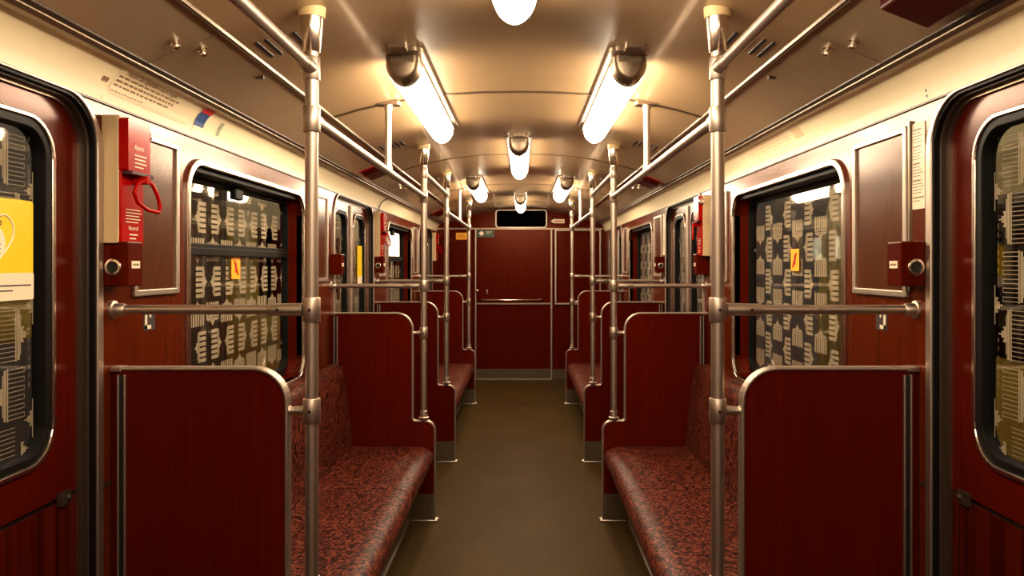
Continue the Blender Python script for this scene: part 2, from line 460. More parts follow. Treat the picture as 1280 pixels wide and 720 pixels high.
# ------------------------------------------------------------------ windows
wn = 1
for wi, (a, b_) in enumerate(WIN):
    for s in (-1, 1):
        M = side(s)
        d = tag(thing('window_%d' % wn, (s * XW, (a + b_) / 2, .895)), kind='structure'); wn += 1
        O = rrect(a, b_, .895, 1.762, .095)
        MB().ring(M, rrect(a - .018, b_ + .018, .877, 1.780, .11), rrect(a + .004, b_ - .004, .899, 1.758, .093), XW - .012, XW + .004).build('trim_ring', chrome, d, bevel=.004, bseg=3)
        MB().ring(M, rrect(a - .02, b_ + .02, .875, 1.782, .11), O, XW + .006, XG + .02).build('reveal', wood, d)
        MB().ring(M, O, rrect(a + .010, b_ - .008, .935, 1.722, .05), XG - .02, XG + .012).build('gasket', rubber, d, bevel=.003)
        MB().box(s * (XW + .012), s * (XG - .018), a + .06, b_ - .06, 1.738, 1.760).build('blind_box', rubber, d, bevel=.004)
        MB().plate(M, rrect(a + .008, b_ - .006, .93, 1.73, .05), [], XG, XG + .006).build('glass', glass, d)
        mb = film_print(M, a + .012, b_ - .01, .94, 1.46 if s < 0 and wi == 1 else 1.718, XG + .0078, phase=.05, mode='rows' if s < 0 else 'columns')
        mb.build('film_print', film, d, weld=False)
        if s < 0:
            MB().box(s * (XG - .022), s * (XG + .012), a + .004, b_ - .004, 1.462, 1.506).build('vent_rail', rubber, d, bevel=.004)
            mb = MB(); mb.box(s * (XG - .024), s * (XG - .0215), a + .01, b_ - .01, 1.488, 1.491); mb.build('vent_strip', bronze, d)
            MB().box(s * (XG - .045), s * (XG - .018), a + .52, a + .60, 1.685, 1.73).build('vent_catch', rubber, d, bevel=.006)

# ------------------------------------------------------------------ side doors
XD = 1.085
dn = 5
for c in DOORC:
    for s in (-1, 1):
        M = side(s); a, b_ = c - DH, c + DH
        d = tag(thing('door_%d' % dn, (s * XW, c, 0)), kind='structure'); dn += 1
        top = WTOP - .006
        MB().ring(M, arch(a - .025, b_ + .025, top + .006, .135), arch(a, b_, top, .12), XW - .009, XW + .002, open_=True).build('outer_strip', metal, d, bevel=.003)
        MB().ring(M, arch(a - .004, b_ + .004, top + .003, .122), arch(a + .005, b_ - .005, top - .006, .118), XW - .003, XD + .05, open_=True).build('reveal', rubber, d)
        MB().ring(M, arch(a + .004, b_ - .004, top - .005, .118), arch(a + .012, b_ - .012, top - .012, .112), XW + .010, XD + .04, open_=True).build('rubber_seal', bronze, d, bevel=.002)
        MB().ring(M, arch(a + .011, b_ - .011, top - .011, .112), arch(a + .019, b_ - .019, top - .018, .106), XW + .026, XD + .03, open_=True).build('inner_strip', dullmetal, d)
        MB().box(s * 1.0, s * 1.16, a, b_, -.01, .006).build('sill', steel, d)
        for k, (l0, l1) in enumerate(((a + .008, c - .004), (c + .004, b_ - .008))):
            if k == 1: w0, w1 = c + .085, b_ - .118
            else: w0, w1 = a + .118, c - .085
            wr = rrect(w0, w1, .976, 1.761, .085)
            lf = MB().plate(M, rrect(l0, l1, .875, top, .003), [wr], XD, XD + .035).build('leaf', wallwood if 0 else wood, d)
            MB().plate(M, rrect(l0, l1, .01, .862, .003), [], XD, XD + .035).build('lower_panel', groove, lf)
            MB().box(s * (XD + .008), s * (XD + .03), l0, l1, .86, .877).build('seam_strip', black, lf)
            MB().ring(M, rrect(w0 - .010, w1 + .010, .966, 1.771, .095), rrect(w0 + .002, w1 - .002, .978, 1.759, .083), XD - .008, XD + .004).build('window_trim', chrome, lf, bevel=.003)
            MB().ring(M, wr, rrect(w0 + .022, w1 - .022, .998, 1.739, .065), XD - .003, XD + .032).build('window_gasket', rubber, lf, bevel=.003)
            MB().plate(M, rrect(w0 + .02, w1 - .02, .996, 1.741, .065), [], XD + .016, XD + .021).build('glass', glass, lf)
            mb = film_print(M, w0 + .024, w1 - .024, .999, 1.738, XD + .0225, phase=.0, mode='door')
            mb.build('film_print', film, lf, weld=False)
        MB().box(s * (XD - .012), s * (XD + .03), c - .02, c - .006, .01, top - .03).build('meeting_strip', metal, d, bevel=.003)
        MB().box(s * (XD - .012), s * (XD + .03), c + .006, c + .02, .01, top - .03).build('meeting_strip', metal, d, bevel=.003)
        MB().box(s * (XD - .006), s * (XD + .03), c - .006, c + .006, .01, top - .03).build('rubber_nose', rubber, d)
        for k in (0, 1):
            y = a + .075 if k == 0 else b_ - .075
            mb = MB(); mb.box(s * (XD - .010), s * XD, y - .02, y + .02, .855, .885)
            mb.lathe((s * (XD - .010), y + .01, .87), (s * (XD - .016), y + .01, .87), [(0, .008), (.006, .006)], 10)
            mb.build('hinge', bronze, d)

# door handles are not visible in the photograph

# ------------------------------------------------------------------ partitions with poles
def partition(s, y, label):
    t = thing('seat_partition', (s * 1.0, y, 0), label, 'partition', 'wooden partitions at the bench ends')
    T = .013
    top, xo, xi, st, lo = 1.158, 1.020, .594, .558, .470
    def outline(o):   # o: outset
        P = [(xo + (o if 0 else 0), .155), (xo, top + o)]
        r_ = .088 + o
        cx, cz = xi + .088, top - .088
        for k in range(11):
            w = PI / 2 + PI / 2 * k / 10; P.append((cx + r_ * math.cos(w), cz + r_ * math.sin(w)))
        rc = .018 - o
        cx, cz = xi - .018, st + .018
        for k in range(7):
            w = 0 - PI / 2 * k / 6; P.append((cx + rc * math.cos(w), cz + rc * math.sin(w)))
        r2 = .05 + o; cx, cz = lo + .05, st - .05
        for k in range(9):
            w = PI / 2 + PI / 2 * k / 8; P.append((cx + r2 * math.cos(w), cz + r2 * math.sin(w)))
        P.append((lo - o, .155)); return P
    Mf = lambda u, v, tt: (s * u, tt, v)
    MB().plate(Mf, outline(0), [], y - T, y + T).build('panel', wood, t)
    A = outline(.007)[1:]; B = outline(-.003)[1:]
    A[-1] = (A[-1][0], 0.0); B[-1] = (B[-1][0], 0.0)
    e_ = MB().ring(Mf, A, B, y - T - .004, y + T + .004, open_=True)
    e_.build('edge_trim', metal, t, bevel=.004, bseg=3)
    MB().box(s * 1.020, s * 1.047, y - .008, y + .008, .02, 1.150).build('wall_gap_filler', wood, t)
    for q0, q1 in ((1.007, 1.013), (1.024, 1.030)):
        MB().box(s * q0, s * q1, y - T - .006, y + T + .006, 0, 1.145).build('wall_strip', metal, t, bevel=.002)
    MB().box(s * 1.013, s * 1.024, y - T - .003, y + T + .003, 0, 1.145).build('wall_joint', black, t)
    MB().box(s * 1.018, s * 1.05, y - .017, y + .017, 1.152, 1.166).build('top_rail_end', metal, t, bevel=.003)
    MB().box(s * .473, s * 1.008, y - T - .002, y + T + .002, .0, .155).build('kick_plate', steel, t)
    mb = MB(); mb.box(s * .452, s * .60, y - .019, y + .019, 0, .012)
    mb.lathe((s * .462, y, .0), (s * .462, y, .02), [(0, .018), (.014, .017), (.02, .01)], 14)
    mb.build('foot', metal, t, bevel=.003)
    return t
def pole(s, y, label):
    x = s * .53
    t = thing('grab_pole', (x, y, .565), label, 'pole', 'vertical grab poles at the bench ends')
    cz = ceil_z(.53)
    MB().cyl((x, y, .57), (x, y, cz - .01), .0172, seg=24).build('tube', metal, t)
    MB().lathe((x, y, .555), (x, y, .66), [(0, .012), (.008, .022), (.018, .029), (.026, .029), (.030, .023), (.06, .0205), (.062, .018)], 24).build('base_socket', metal, t)
    MB().lathe((x, y, 1.985), (x, y, cz - .015), [(0, .0195), (.002, .0215), (.075, .030), (cz - .015 - 1.985, .031)], 24).build('top_cone', chrome, t)
    MB().lathe((x, y, cz - .020), (x, y, cz + .01), [(0, .034), (.024, .036), (.03, .036)], 24).build('ceiling_cap', capc, t)
    for z0, z1, r_ in ((1.912, 1.972, .0215), (1.776, 1.842, .0222), (1.281, 1.345, .0225), (1.018, 1.082, .0225)):
        MB().lathe((x, y, z0), (x, y, z1), [(0, .0175), (0, r_ - .001), (.0015, r_), (z1 - z0 - .0015, r_), (z1 - z0, r_ - .001), (z1 - z0, .0175)], 24).build('sleeve', metal, t)
        zz = {1.281: 1.313, 1.018: 1.05}.get(z0)
        if zz: MB().lathe((x, y - .0225, zz), (x, y - .0245, zz), [(0, .0045), (.002, .004)], 10).build('set_screw', black, COL.objects[-1])
    # short bracket to the partition edge
    MB().lathe((x + s * .02, y, 1.05), (s * .594, y, 1.05), [(0, .0135), (.012, .012), (.03, .0095), (.038, .012), (.044, .015)], 16).build('bracket', metal, t)
    return t
def crossbar(s, y, label):
    t = thing('cross_rail', (s * .8, y, 1.313), label, 'rail', 'horizontal rails between pole and side wall')
    MB().cyl((s * .558, y, 1.313), (s * 1.045, y, 1.313), .0125, seg=20).build('tube', metal, t)
    MB().lathe((s * .5535, y, 1.313), (s * .6455, y, 1.313), [(0, .016), (.001, .017), (.035, .0165), (.085, .0155), (.09, .0135)], 20).build('socket', metal, t)
    MB().lathe((s * 1.05, y, 1.313), (s * 1.0, y, 1.313), [(0, .024), (.006, .0235), (.008, .017), (.03, .0165), (.034, .013)], 20).build('wall_flange', metal, t)
    MB().lathe((s * .615, y - .0155, 1.313), (s * .615, y - .018, 1.313), [(0, .0045), (.002, .004)], 10).build('set_screw', black, t)
    return t
POS = {0: 'nearest the camera, before the first door', 1: 'at near end of first %s bench', 2: 'at far end of first %s bench', 3: 'at near end of second %s bench', 4: 'at far end of second %s bench'}
for i, y in enumerate(PART):
    for s in (-1, 1):
        sd = SN[s]
        w = POS[i] % sd if i else 'on the %s before the nearest door' % sd
        partition(s, y, 'dark red wooden partition with metal edge ' + w)
        pole(s, y, 'vertical aluminium grab pole ' + w)
        crossbar(s, y, 'horizontal aluminium rail from pole to wall ' + w)
# ceiling rails
def ceiling_rail(s, y0, y1, z, label, hanger, z1=None):
    x = s * .53; z1 = z1 or z
    t = thing('ceiling_rail', (x, (y0 + y1) / 2, z), label, 'rail', 'overhead grab rails along the car')
    MB().tube([(x, y0 + .016, z), (x, (y0 + y1) / 2, (z + z1) / 2), (x, y1 - .016, z1)], .0148, 16).build('tube', metal, t)
    for y, e_ in ((y0, 1), (y1, -1)):
        MB().lathe((x, y + e_ * .014, z), (x, y + e_ * .07, z), [(0, .019), (.045, .018), (.05, .0155)], 16).build('end_socket', metal, t)
    if hanger:
        ym = (y0 + y1) / 2; cz = ceil_z(.53)
        MB().lathe((x, ym, z + .008), (x, ym, cz + .002), [(0, .019), (.03, .0135), (cz - z - .05, .0135), (cz - z - .03, .017), (cz - z - .006, .019)], 16).build('hanger', metal, t)
        MB().plate(lambda u, v, tt: (u, v, tt), rrect(x - .05, x + .05, ym - .028, ym + .028, .01), [], cz - .012, cz + .004).build('hanger_plate', dullmetal, t)
    return t
for s in (-1, 1):
    sd = SN[s]
    ceiling_rail(s, PART[0], PART[1], 1.943, 'overhead rail across the nearest %s doorway, cut off by the top edge' % sd, False)
    ceiling_rail(s, PART[1], PART[2], 1.812, 'overhead rail with one hanger above the first %s bench' % sd, True)
    ceiling_rail(s, PART[2], PART[3], 1.943, 'overhead rail across the middle %s doorway' % sd, False)
    ceiling_rail(s, PART[3], PART[4], 1.812, 'overhead rail with one hanger above the second %s bench' % sd, True)

# ------------------------------------------------------------------ benches
def bench(s, y0, y1, split, label):
    t = thing('bench_seat', (s * .75, (y0 + y1) / 2, 0), label, 'bench', 'long speckled benches along the side walls')
    y0 += .020; y1 -= .020
    sec = [(.945, .425), (.80, .421), (.66, .424), (.56, .424), (.515, .417), (.487, .402), (.474, .380), (.474, .355), (.482, .335), (.50, .322), (.54, .318), (.945, .318)]
    ys = [y0] + split + [y1]
    for a, b_ in zip(ys, ys[1:]):
        mb = MB(); m = len(sec)
        rows = [(a + .002, .93), (a + .008, .985), (a + .02, 1.), (b_ - .02, 1.), (b_ - .008, .985), (b_ - .002, .93)]
        cx, cz = .71, .37
        v = []
        for yy, k in rows:
            for x, z in sec:
                kk = k if k < 1 else 1
                v.append((s * (cx + (x - cx) * (1 - (1 - kk) * .25)), yy, cz + (z - cz) * kk))
        f = [(r_ * m + i, r_ * m + (i + 1) % m, (r_ + 1) * m + (i + 1) % m, (r_ + 1) * m + i) for r_ in range(len(rows) - 1) for i in range(m)]
        mb.add(v, f, True); mb.add(v[:m], [list(range(m))]); mb.add(v[-m:], [list(range(m))[::-1]])
        mb.build('seat_cushion', seatm, t)
    bs = [(.925, .428), (.935, .55), (.952, .70), (.968, .82), (.978, .856), (.995, .874), (1.02, .880), (1.046, .878), (1.046, .428)]
    mb = MB(); mb.sweep_y([(s * x, z) for x, z in bs], y0, y1, smooth=True); mb.build('back_cushion', seatm, t)
    bp_ = MB().box(s * .615, s * .64, y0, y1, .0, .316).build('base_panel', steel, t)
    MB().box(s * .606, s * .616, y0, y1, .0, .014).build('base_strip', metal, bp_, bevel=.002)
    MB().box(s * .50, s * .94, y0, y1, .302, .317).build('seat_board', black, t)
    return t
bench(-1, *BEN[0], [3.32], 'long red speckled bench on the left, nearest, two cushions')
bench(1, *BEN[0], [3.32], 'long red speckled bench on the right, nearest')
bench(-1, *BEN[1], [6.77], 'red speckled bench far along the left wall, near the end door')
bench(1, *BEN[1], [6.77], 'red speckled bench far along the right wall, near the end door')

# ------------------------------------------------------------------ ceiling lamps
def lamp(x, y, label):
    cz = ceil_z(abs(x)); t = thing('ceiling_lamp', (x, y, cz), label, 'lamp', 'tube lamps on the ceiling')
    dzt = cz - .030; Lh = .60; hh = .072
    def sec(w, h):
        P = []
        for k in range(17):
            a = PI * k / 16
            cx = math.cos(a); sx = math.sin(a)
            P.append((w * math.copysign(abs(cx) ** 1.12, cx), -h * sx ** 1.0 if sx > 0 else 0))
        return P
    def loft(rows):
        v = []; f = []
        for yy, w, h in rows:
            v += [(x + px, yy, dzt + pz) for px, pz in sec(w, h)]
        m = 17
        for r_ in range(len(rows) - 1):
            for i in range(m - 1): f.append((r_ * m + i, r_ * m + i + 1, (r_ + 1) * m + i + 1, (r_ + 1) * m + i))
            f.append((r_ * m, (r_ + 1) * m, (r_ + 1) * m + m - 1, r_ * m + m - 1))
        b = MB().add(v, f, True)
        b.add(v[:m], [list(range(m))]); b.add(v[-m:], [list(range(m))]); return b
    yn, yf = y - Lh, y + Lh
    loft([(yn + .045, .059, hh), (yf - .06, .058, hh), (yf - .02, .054, hh * .95), (yf + .005, .044, hh * .80), (yf + .014, .030, hh * .55)]).build('diffuser', glow, t)
    loft([(yn - .022, .036, hh * .60), (yn - .019, .045, hh * .74), (yn - .010, .0525, hh * .87), (yn + .002, .058, hh * .95), (yn + .050, .0585, hh * .97)]).build('end_cap', dullmetal, t)
    loft([(yf + .006, .034, hh * .50), (yf + .03, .032, hh * .45), (yf + .045, .02, hh * .3)]).build('far_cap', dullmetal, t)
    MB().plate(lambda u, v, tt: (u, v, tt), rrect(x - .072, x + .072, yn - .075, yf + .07, .03), [], cz - .008, cz + .006).build('base_plate', dullmetal, t, bevel=.003)
    MB().plate(lambda u, v, tt: (u, v, tt), rrect(x - .056, x + .056, yn - .02, yf + .03, .02), [], dzt, cz - .007).build('housing', dullmetal, t, bevel=.003)
    MB().box(x - .03, x + .03, yn - .13, yn - .085, cz - .016, cz + .01).build('mounting_bracket', dullmetal, t, bevel=.003)
    return t
XL = .372
lamp(0, 1.31, 'lit ceiling lamp at the top edge, centre, nearest the camera')
lamp(0, 4.74, 'lit ceiling lamp on centre line between the middle doors')
lamp(0, 8.17, 'small lit ceiling lamp on centre line just before the black display')
for s in (-1, 1):
    lamp(s * XL, 3.03, 'large lit ceiling lamp on the %s above the first benches' % SN[s])
    lamp(s * XL, 6.47, 'small lit ceiling lamp on the %s above the second benches' % SN[s])
    lamp(s * XL, -.41, 'lit ceiling lamp on the %s behind the camera' % SN[s])
lamp(0, -2.0, 'lit ceiling lamp on centre line behind the camera')

# ------------------------------------------------------------------ wall fittings
def alarm(s, y, label, e_=1):
    """e_: direction along the car away from the door"""
    t = thing('alarm_box', (s * XW, y, 1.478), label, 'alarm box', 'red emergency alarm boxes beside the doors')
    M = side(s); Y = lambda d_: y + e_ * d_
    x1 = XW - .045
    MB().box(s * XW, s * x1, Y(0), Y(.115), 1.478, 1.812).build('housing', housing, t, bevel=.003)
    MB().box(s * (x1 + .012), s * (x1 - .006), Y(.002), Y(.113), 1.480, 1.67).build('lower_plate', red, t, bevel=.003)
    MB().plate(M, rrect(min(Y(.001), Y(.112)), max(Y(.001), Y(.112)), 1.668, 1.806, .008), [], x1 + .01, x1 - .024).build('upper_case', red, t, bevel=.006, bseg=3)
    MB().box(s * (x1 - .008), s * (x1 - .034), Y(.0), Y(.114), 1.660, 1.670).build('case_lip', darkred, t, bevel=.002)
    xh = x1 - .030
    pts = [(.058, 1.652), (.030, 1.640), (.018, 1.615), (.030, 1.590), (.062, 1.574), (.100, 1.570), (.108, 1.585), (.098, 1.615), (.080, 1.642)]
    hm = MB().box(s * (x1 - .004), s * (xh - .016), Y(.052), Y(.072), 1.640, 1.662).build('handle_mount', red, t, bevel=.003)
    MB().tube([(s * (xh - .25 * (d_ - .018)), Y(d_), z) for d_, z in pts], .0055, 10, closed=True).build('pull_handle', red, hm)
    MB().lathe((s * (XW - .054), Y(.112), 1.775), (s * (XW - .054), Y(.128), 1.775), [(0, .017), (.007, .017), (.009, .011), (.013, .010)], 16).build('key_lock', chrome, t)
    fl = -s * 1
    mb = MB(); ur = lambda q: Y(q) if e_ * (-s) > 0 else Y(.115 - q)
    text(mb, 'Alarm', M, ur(.030), 1.728, .014, x1 - .0245, fl)
    for k, w in enumerate((.06, .055, .06, .045)): 
        a0 = ur(.030); mb.box(s * (x1 - .0243), s * (x1 - .0250), a0, a0 + fl * w, 1.712 - k * .010, 1.715 - k * .010)
    text(mb, 'Notruf', M, ur(.035), 1.520, .012, x1 - .0065, fl)
    for k, w in enumerate((.07, .075, .065, .07, .06)):
        a0 = ur(.022); mb.box(s * (x1 - .0063), s * (x1 - .0070), a0, a0 + fl * w, 1.572 - k * .008, 1.574 - k * .008)
    for k, w in enumerate((.04, .03)):
        a0 = ur(.040); mb.box(s * (x1 - .0063), s * (x1 - .0070), a0, a0 + fl * w, 1.507 - k * .010, 1.510 - k * .010)
    mb.build('lettering', white, t)
alarm(-1, 1.877, 'red alarm box with pull handle on cream housing beside nearest left door')
alarm(-1, 5.330, 'red alarm box with cream housing beside far edge of middle left door')
alarm(-1, 8.760, 'small distant red alarm box by the left corner of the end wall')
alarm(1, 4.150, 'red alarm box by the near edge of middle right door', -1)

def lockbox(s, y, label, e_=1):
    t = thing('door_switch_box', (s * XW, y, 1.375), label, 'switch box', 'wood coloured boxes beside the doors')
    Y = lambda d_: y + e_ * d_
    MB().box(s * XW, s * .982, Y(0), Y(.075), 1.375, 1.490).build('case', wood, t, bevel=.004, bseg=3)
    MB().lathe((s * 1.018, Y(0), 1.424), (s * 1.018, Y(-.006), 1.424), [(0, .021), (.005, .021), (.006, .019), (.006, .0145), (.002, .0145)], 24).build('lock_ring', chrome, t); lr = COL.objects[-1]
    MB().lathe((s * 1.018, Y(0), 1.424), (s * 1.018, Y(-.003), 1.424), [(0, .0145), (.003, .0145)], 20).build('lock_core', black, lr)
    mb = MB(); mb.box(s * .982, s * .9808, Y(.018), Y(.058), 1.421, 1.440); mb.build('label_plate', white, t)
    mb = MB(); mb.box(s * .9808, s * .9802, Y(.023), Y(.053), 1.428, 1.433); mb.build('print', faint, t)
for s in (-1, 1):
    sd = SN[s]
    lockbox(s, 1.877, 'dark wood box with round black lock beside nearest %s door' % sd)
    lockbox(s, 4.165, 'dark red box at near edge of the middle %s door' % sd, -1)
    lockbox(s, 5.325, 'dark wood box at far edge of the middle %s door' % sd)
def poster_panel(s, y0, y1, label):
    M = side(s); t = thing('display_frame', (s * XW, (y0 + y1) / 2, 1.345), label, 'display frame', 'empty framed panels beside the windows')
    MB().ring(M, rrect(y0, y1, 1.342, 1.800, .006), rrect(y0 + .018, y1 - .018, 1.360, 1.782, .003), XW - .012, XW).build('frame', metal, t, bevel=.003)
    MB().box(s * (XW - .004), s * XW, y0 + .016, y1 - .016, 1.358, 1.784).build('panel', panelbrown, t)
NAMES = {0: 'between nearest %s door and first window', 1: 'past the first %s window', 2: 'before the second %s window', 3: 'past the second %s window'}
for s in (-1, 1):
    for k, (a, b_) in enumerate(((1.965, 2.285), (3.70, 4.04), (5.43, 5.74), (7.22, 7.50))):
        if s < 0: a = {1.965: 2.02, 5.43: 5.465}.get(a, a)
        elif b_ == 4.04: b_ = 4.015
        poster_panel(s, a, b_, 'aluminium framed brown panel on wall ' + NAMES[k] % SN[s])
def notice(s, y0, y1, z0, z1, label):
    M = side(s); t = decal('paper_notice', M, y0, y1, z0, z1, XW - .002, XW, white, label, 'notice', group='printed notices on the wall')
    mb = MB(); z = z1 - .02; k = 0; e_ = 1
    while z > z0 + .02:
        w = (y1 - y0) * random.uniform(.5, .85); h = .0035 if k % 5 == 0 else .0018
        if s > 0: mb.box(s * (XW - .002), s * (XW - .0027), y1 - .006, y1 - .006 - w, z, z + h)
        else: mb.box(s * (XW - .002), s * (XW - .0027), y0 + .006, y0 + .006 + w, z, z + h)
        z -= .013 if k % 5 == 4 else .0078; k += 1
    mb.build('print', faint, t)
notice(1, 1.889, 1.950, 1.575, 1.80, 'narrow cream notice with small print beside nearest right door')
MBx = MB().box(XW - .008, XW, 1.953, 1.961, 1.36, 1.81); tag(MBx.build('channel_strip', dullmetal), 'thin dark metal strip between right notice and framed panel', 'strip')
notice(1, 5.345, 5.415, 1.50, 1.80, 'cream notice beside far edge of middle right door')
notice(1, 7.125, 7.20, 1.50, 1.78, 'yellowish notice just past the second right window')
notice(-1, 7.125, 7.20, 1.50, 1.78, 'yellowish notice just past the second left window')
def seat_sticker(s, label):
    M = side(s); t = decal('seat_pictogram', M, 2.085, 2.15, 1.243, 1.295, XW - .0015, XW, ink if 0 else ink, label, 'sticker', .003)
    mb = MB(); a = 2.092
    mb.box(s * (XW - .0015), s * (XW - .0025), a, a + .012, 1.247, 1.288)
    mb.box(s * (XW - .0015), s * (XW - .0025), a, a + .034, 1.247, 1.258)
    mb.lathe((s * (XW - .0015), a + .03, 1.283), (s * (XW - .0025), a + .03, 1.283), [(0, .005), (.001, .005)], 12)
    mb.build('pictogram', white, t)
for s in (-1, 1): seat_sticker(s, 'tiny dark sticker with white L shaped seat symbol under the %s rail' % SN[s])
def window_sticker(s, y, z, label):
    M = side(s); t = decal('window_sticker', M, y - .045, y + .045, z - .045, z + .045, XG - .0035, XG - .0022, orange, label, 'sticker', .004)
    mb = MB(); mb.tube([(s * (XG - .0045), y - .02, z + .028), (s * (XG - .0045), y + .0, z), (s * (XG - .0045), y + .022, z - .03)], .003, 6)
    mb.box(s * (XG - .0036), s * (XG - .0045), y - .01, y + .008, z - .02, z + .02); mb.build('pictogram', redink, t)
window_sticker(-1, 2.985, 1.418, 'small orange sticker low in the first left window')
window_sticker(1, 3.03, 1.45, 'small orange sticker in the middle of first right window')
def yellow_poster(s, y0, y1, z0, zm, z1, label, full=False):
    M = side(s); X = XD - .004 + .016
    t = decal('yellow_poster', M, y0, y1, z0, z1, X - .0018, X, yellow, label, 'poster', .008, 'yellow posters stuck on the door panes')
    MB().plate(M, rrect(y0, y1, z0, zm, .004, 3), [], X - .003, X - .0019).build('white_band', white, t)
    if full:
        cy, cz = y1 - .128, 1.492
        hp = []
        for k in range(40):
            a = 2 * PI * k / 40
            hx = 16 * math.sin(a) ** 3; hz = 13 * math.cos(a) - 5 * math.cos(2 * a) - 2 * math.cos(3 * a) - math.cos(4 * a)
            hp.append((s * (X - .0028), cy + hx * .0039, cz + hz * .0042 - .004))
        MB().tube(hp, .0022, 6, closed=True).build('heart_outline', white, t)
        mb = MB(); mb.plate(M, [(cy - .0 + .036 * math.cos(2 * PI * k / 24), cz - .015 + .036 * math.sin(2 * PI * k / 24)) for k in range(24)], [], X - .0032, X - .002)
        mb.build('face_disc', white, t)
        mb = MB()
        text(mb, 'ING', M, cy - .030, cz + .022, .023, X - .0042, 1, wide=.95)
        for k in range(3):
            mb.tube([(s * (X - .0036), cy - .02 + q * .01, cz - .018 - k * .010 - .004 * math.sin(q * .8)) for q in range(5)], .0012, 5)
        text(mb, 'Wir sind an. für dich!', M, y1 - .262, zm - .018, .0085, X - .0034, 1, wide=1.)
        for k in range(3): mb.box(s * (X - .0031), s * (X - .0036), y0 + .02, y1 - .01 - k * .06, zm - .029 - k * .011, zm - .026 - k * .011)
        mb.build('lettering', ink, t)
yellow_poster(-1, 1.40, 1.685, 1.352, 1.412, 1.574, 'yellow poster with heart outline on nearest left door pane', True)
yellow_poster(-1, 5.00, 5.17, 1.28, 1.35, 1.56, 'yellow poster with white foot on middle left door pane')
yellow_poster(1, 4.34, 4.52, 1.38, 1.42, 1.60, 'yellow poster on the middle right door pane')

# red boxes on the sloped duct covers
def duct_box(s, y0, y1, label):
    t = thing('duct_box', (s * .86, (y0 + y1) / 2, 1.98), label, 'box', 'red boxes on the duct covers')
    def P(x, off): return (s * (x - .35 * off), 0, ceil_z(x) + .004 - off)
    v = []
    for yy, tp in ((y0, .0), (y1, .0)):
        for x, off in ((.800, -.004), (.925, -.004), (.915, .034), (.810, .034)):
            p = P(x, off); v.append((p[0], yy + (0 if off < 0 else (.01 if yy == y0 else -.01)), p[2]))
    mb = MB().add(v, [(0, 1, 2, 3), (4, 5, 6, 7), (0, 1, 5, 4), (1, 2, 6, 5), (2, 3, 7, 6), (3, 0, 4, 7)])
    mb.build('case', darkred, t, bevel=.006, bseg=3)
    v2 = []
    for yy in (y0 - .004, y1 + .004):
        for x, off in ((.794, -.004), (.931, -.004), (.931, .006), (.794, .006)):
            p = P(x, off); v2.append((p[0], yy, p[2]))
    MB().add(v2, [(0, 1, 2, 3), (4, 5, 6, 7), (0, 1, 5, 4), (1, 2, 6, 5), (2, 3, 7, 6), (3, 0, 4, 7)]).build('rim', red, t, bevel=.002)
duct_box(1, 1.38, 1.62, 'dark red box on the right duct cover, cut by the top edge')
duct_box(1, 4.82, 5.05, 'small red box on the right duct cover above middle door')
duct_box(-1, 4.30, 4.53, 'small red box on the left duct cover above middle door')
duct_box(-1, 7.75, 7.98, 'tiny distant red box on the left duct cover near the end wall')
# screw knobs on the duct cover
def knob(s, x, y, label):
    z = ceil_z(x); n_ = Vector((-s * .35, 0, -.93)).normalized(); p = Vector((s * x, y, z + .002))
    o = MB().lathe(p, p + n_ * .022, [(0, .014), (.004, .014), (.006, .008), (.012, .008), (.014, .0105), (.020, .0095), (.022, .005)], 14).build('quarter_turn_fastener', chrome)
    return tag(o, label, 'fastener', 'fasteners on the duct covers')
for s in (-1, 1):
    for k, yy in enumerate((1.87, 5.30)):
        knob(s, .86, yy, '%s pair of knobs on %s duct cover, outer one' % (('near', 'far')[k], SN[s]))
        knob(s, .835, yy + .10, '%s pair of knobs on %s duct cover, inner one' % (('near', 'far')[k], SN[s]))
        mb = MB(); z = ceil_z(.80); mb.box(s * .79, s * .812, yy + .44, yy + .452, z - .007, z + .004)
        tag(mb.build('latch_slot', bronze), 'small dark slot in the %s duct cover %s' % (SN[s], ('above the first bench', 'above the second bench')[k]), 'slot')
        struct(MB().add([(s * .757, yy + .05, 2.0355), (s * .757, yy + .053, 2.0355), (s * .96, yy + .053, 1.9535), (s * .96, yy + .05, 1.9535),
                         (s * .757, yy + .05, 2.0335), (s * .757, yy + .053, 2.0335), (s * .96, yy + .053, 1.9515), (s * .96, yy + .05, 1.9515)],
                        [(0, 1, 2, 3), (4, 5, 6, 7), (0, 1, 5, 4), (1, 2, 6, 5), (2, 3, 7, 6), (3, 0, 4, 7)]).build('trim_%d' % tn, mat('panel_joint_%d' % tn, (.16, .10, .06), .5))); tn += 1
# vents
def vent(s, y, label):
    t = thing('air_vent', (s * .67, y, ceil_z(.67)), label, 'vent', 'slotted air vents in the ceiling')
    for k in range(5):
        x = .615 + k * .026; z = ceil_z(x)
        mb = MB(); mb.plate(lambda u, v, tt: (s * u, v, ceil_z(u) + tt), rrect(x - .005, x + .005, y - .07, y + .07, .004, 3), [], -.0025, .004)
        mb.build('slot', black, t)
for s in (-1, 1):
    for y, w in ((2.12, 'beside the nearest pole'), (3.92, 'at far end of the first bench'), (5.55, 'at near end of second bench'), (7.35, 'at far end of second bench')):
        vent(s, y, 'slotted air vent in the %s ceiling %s' % (SN[s], w))
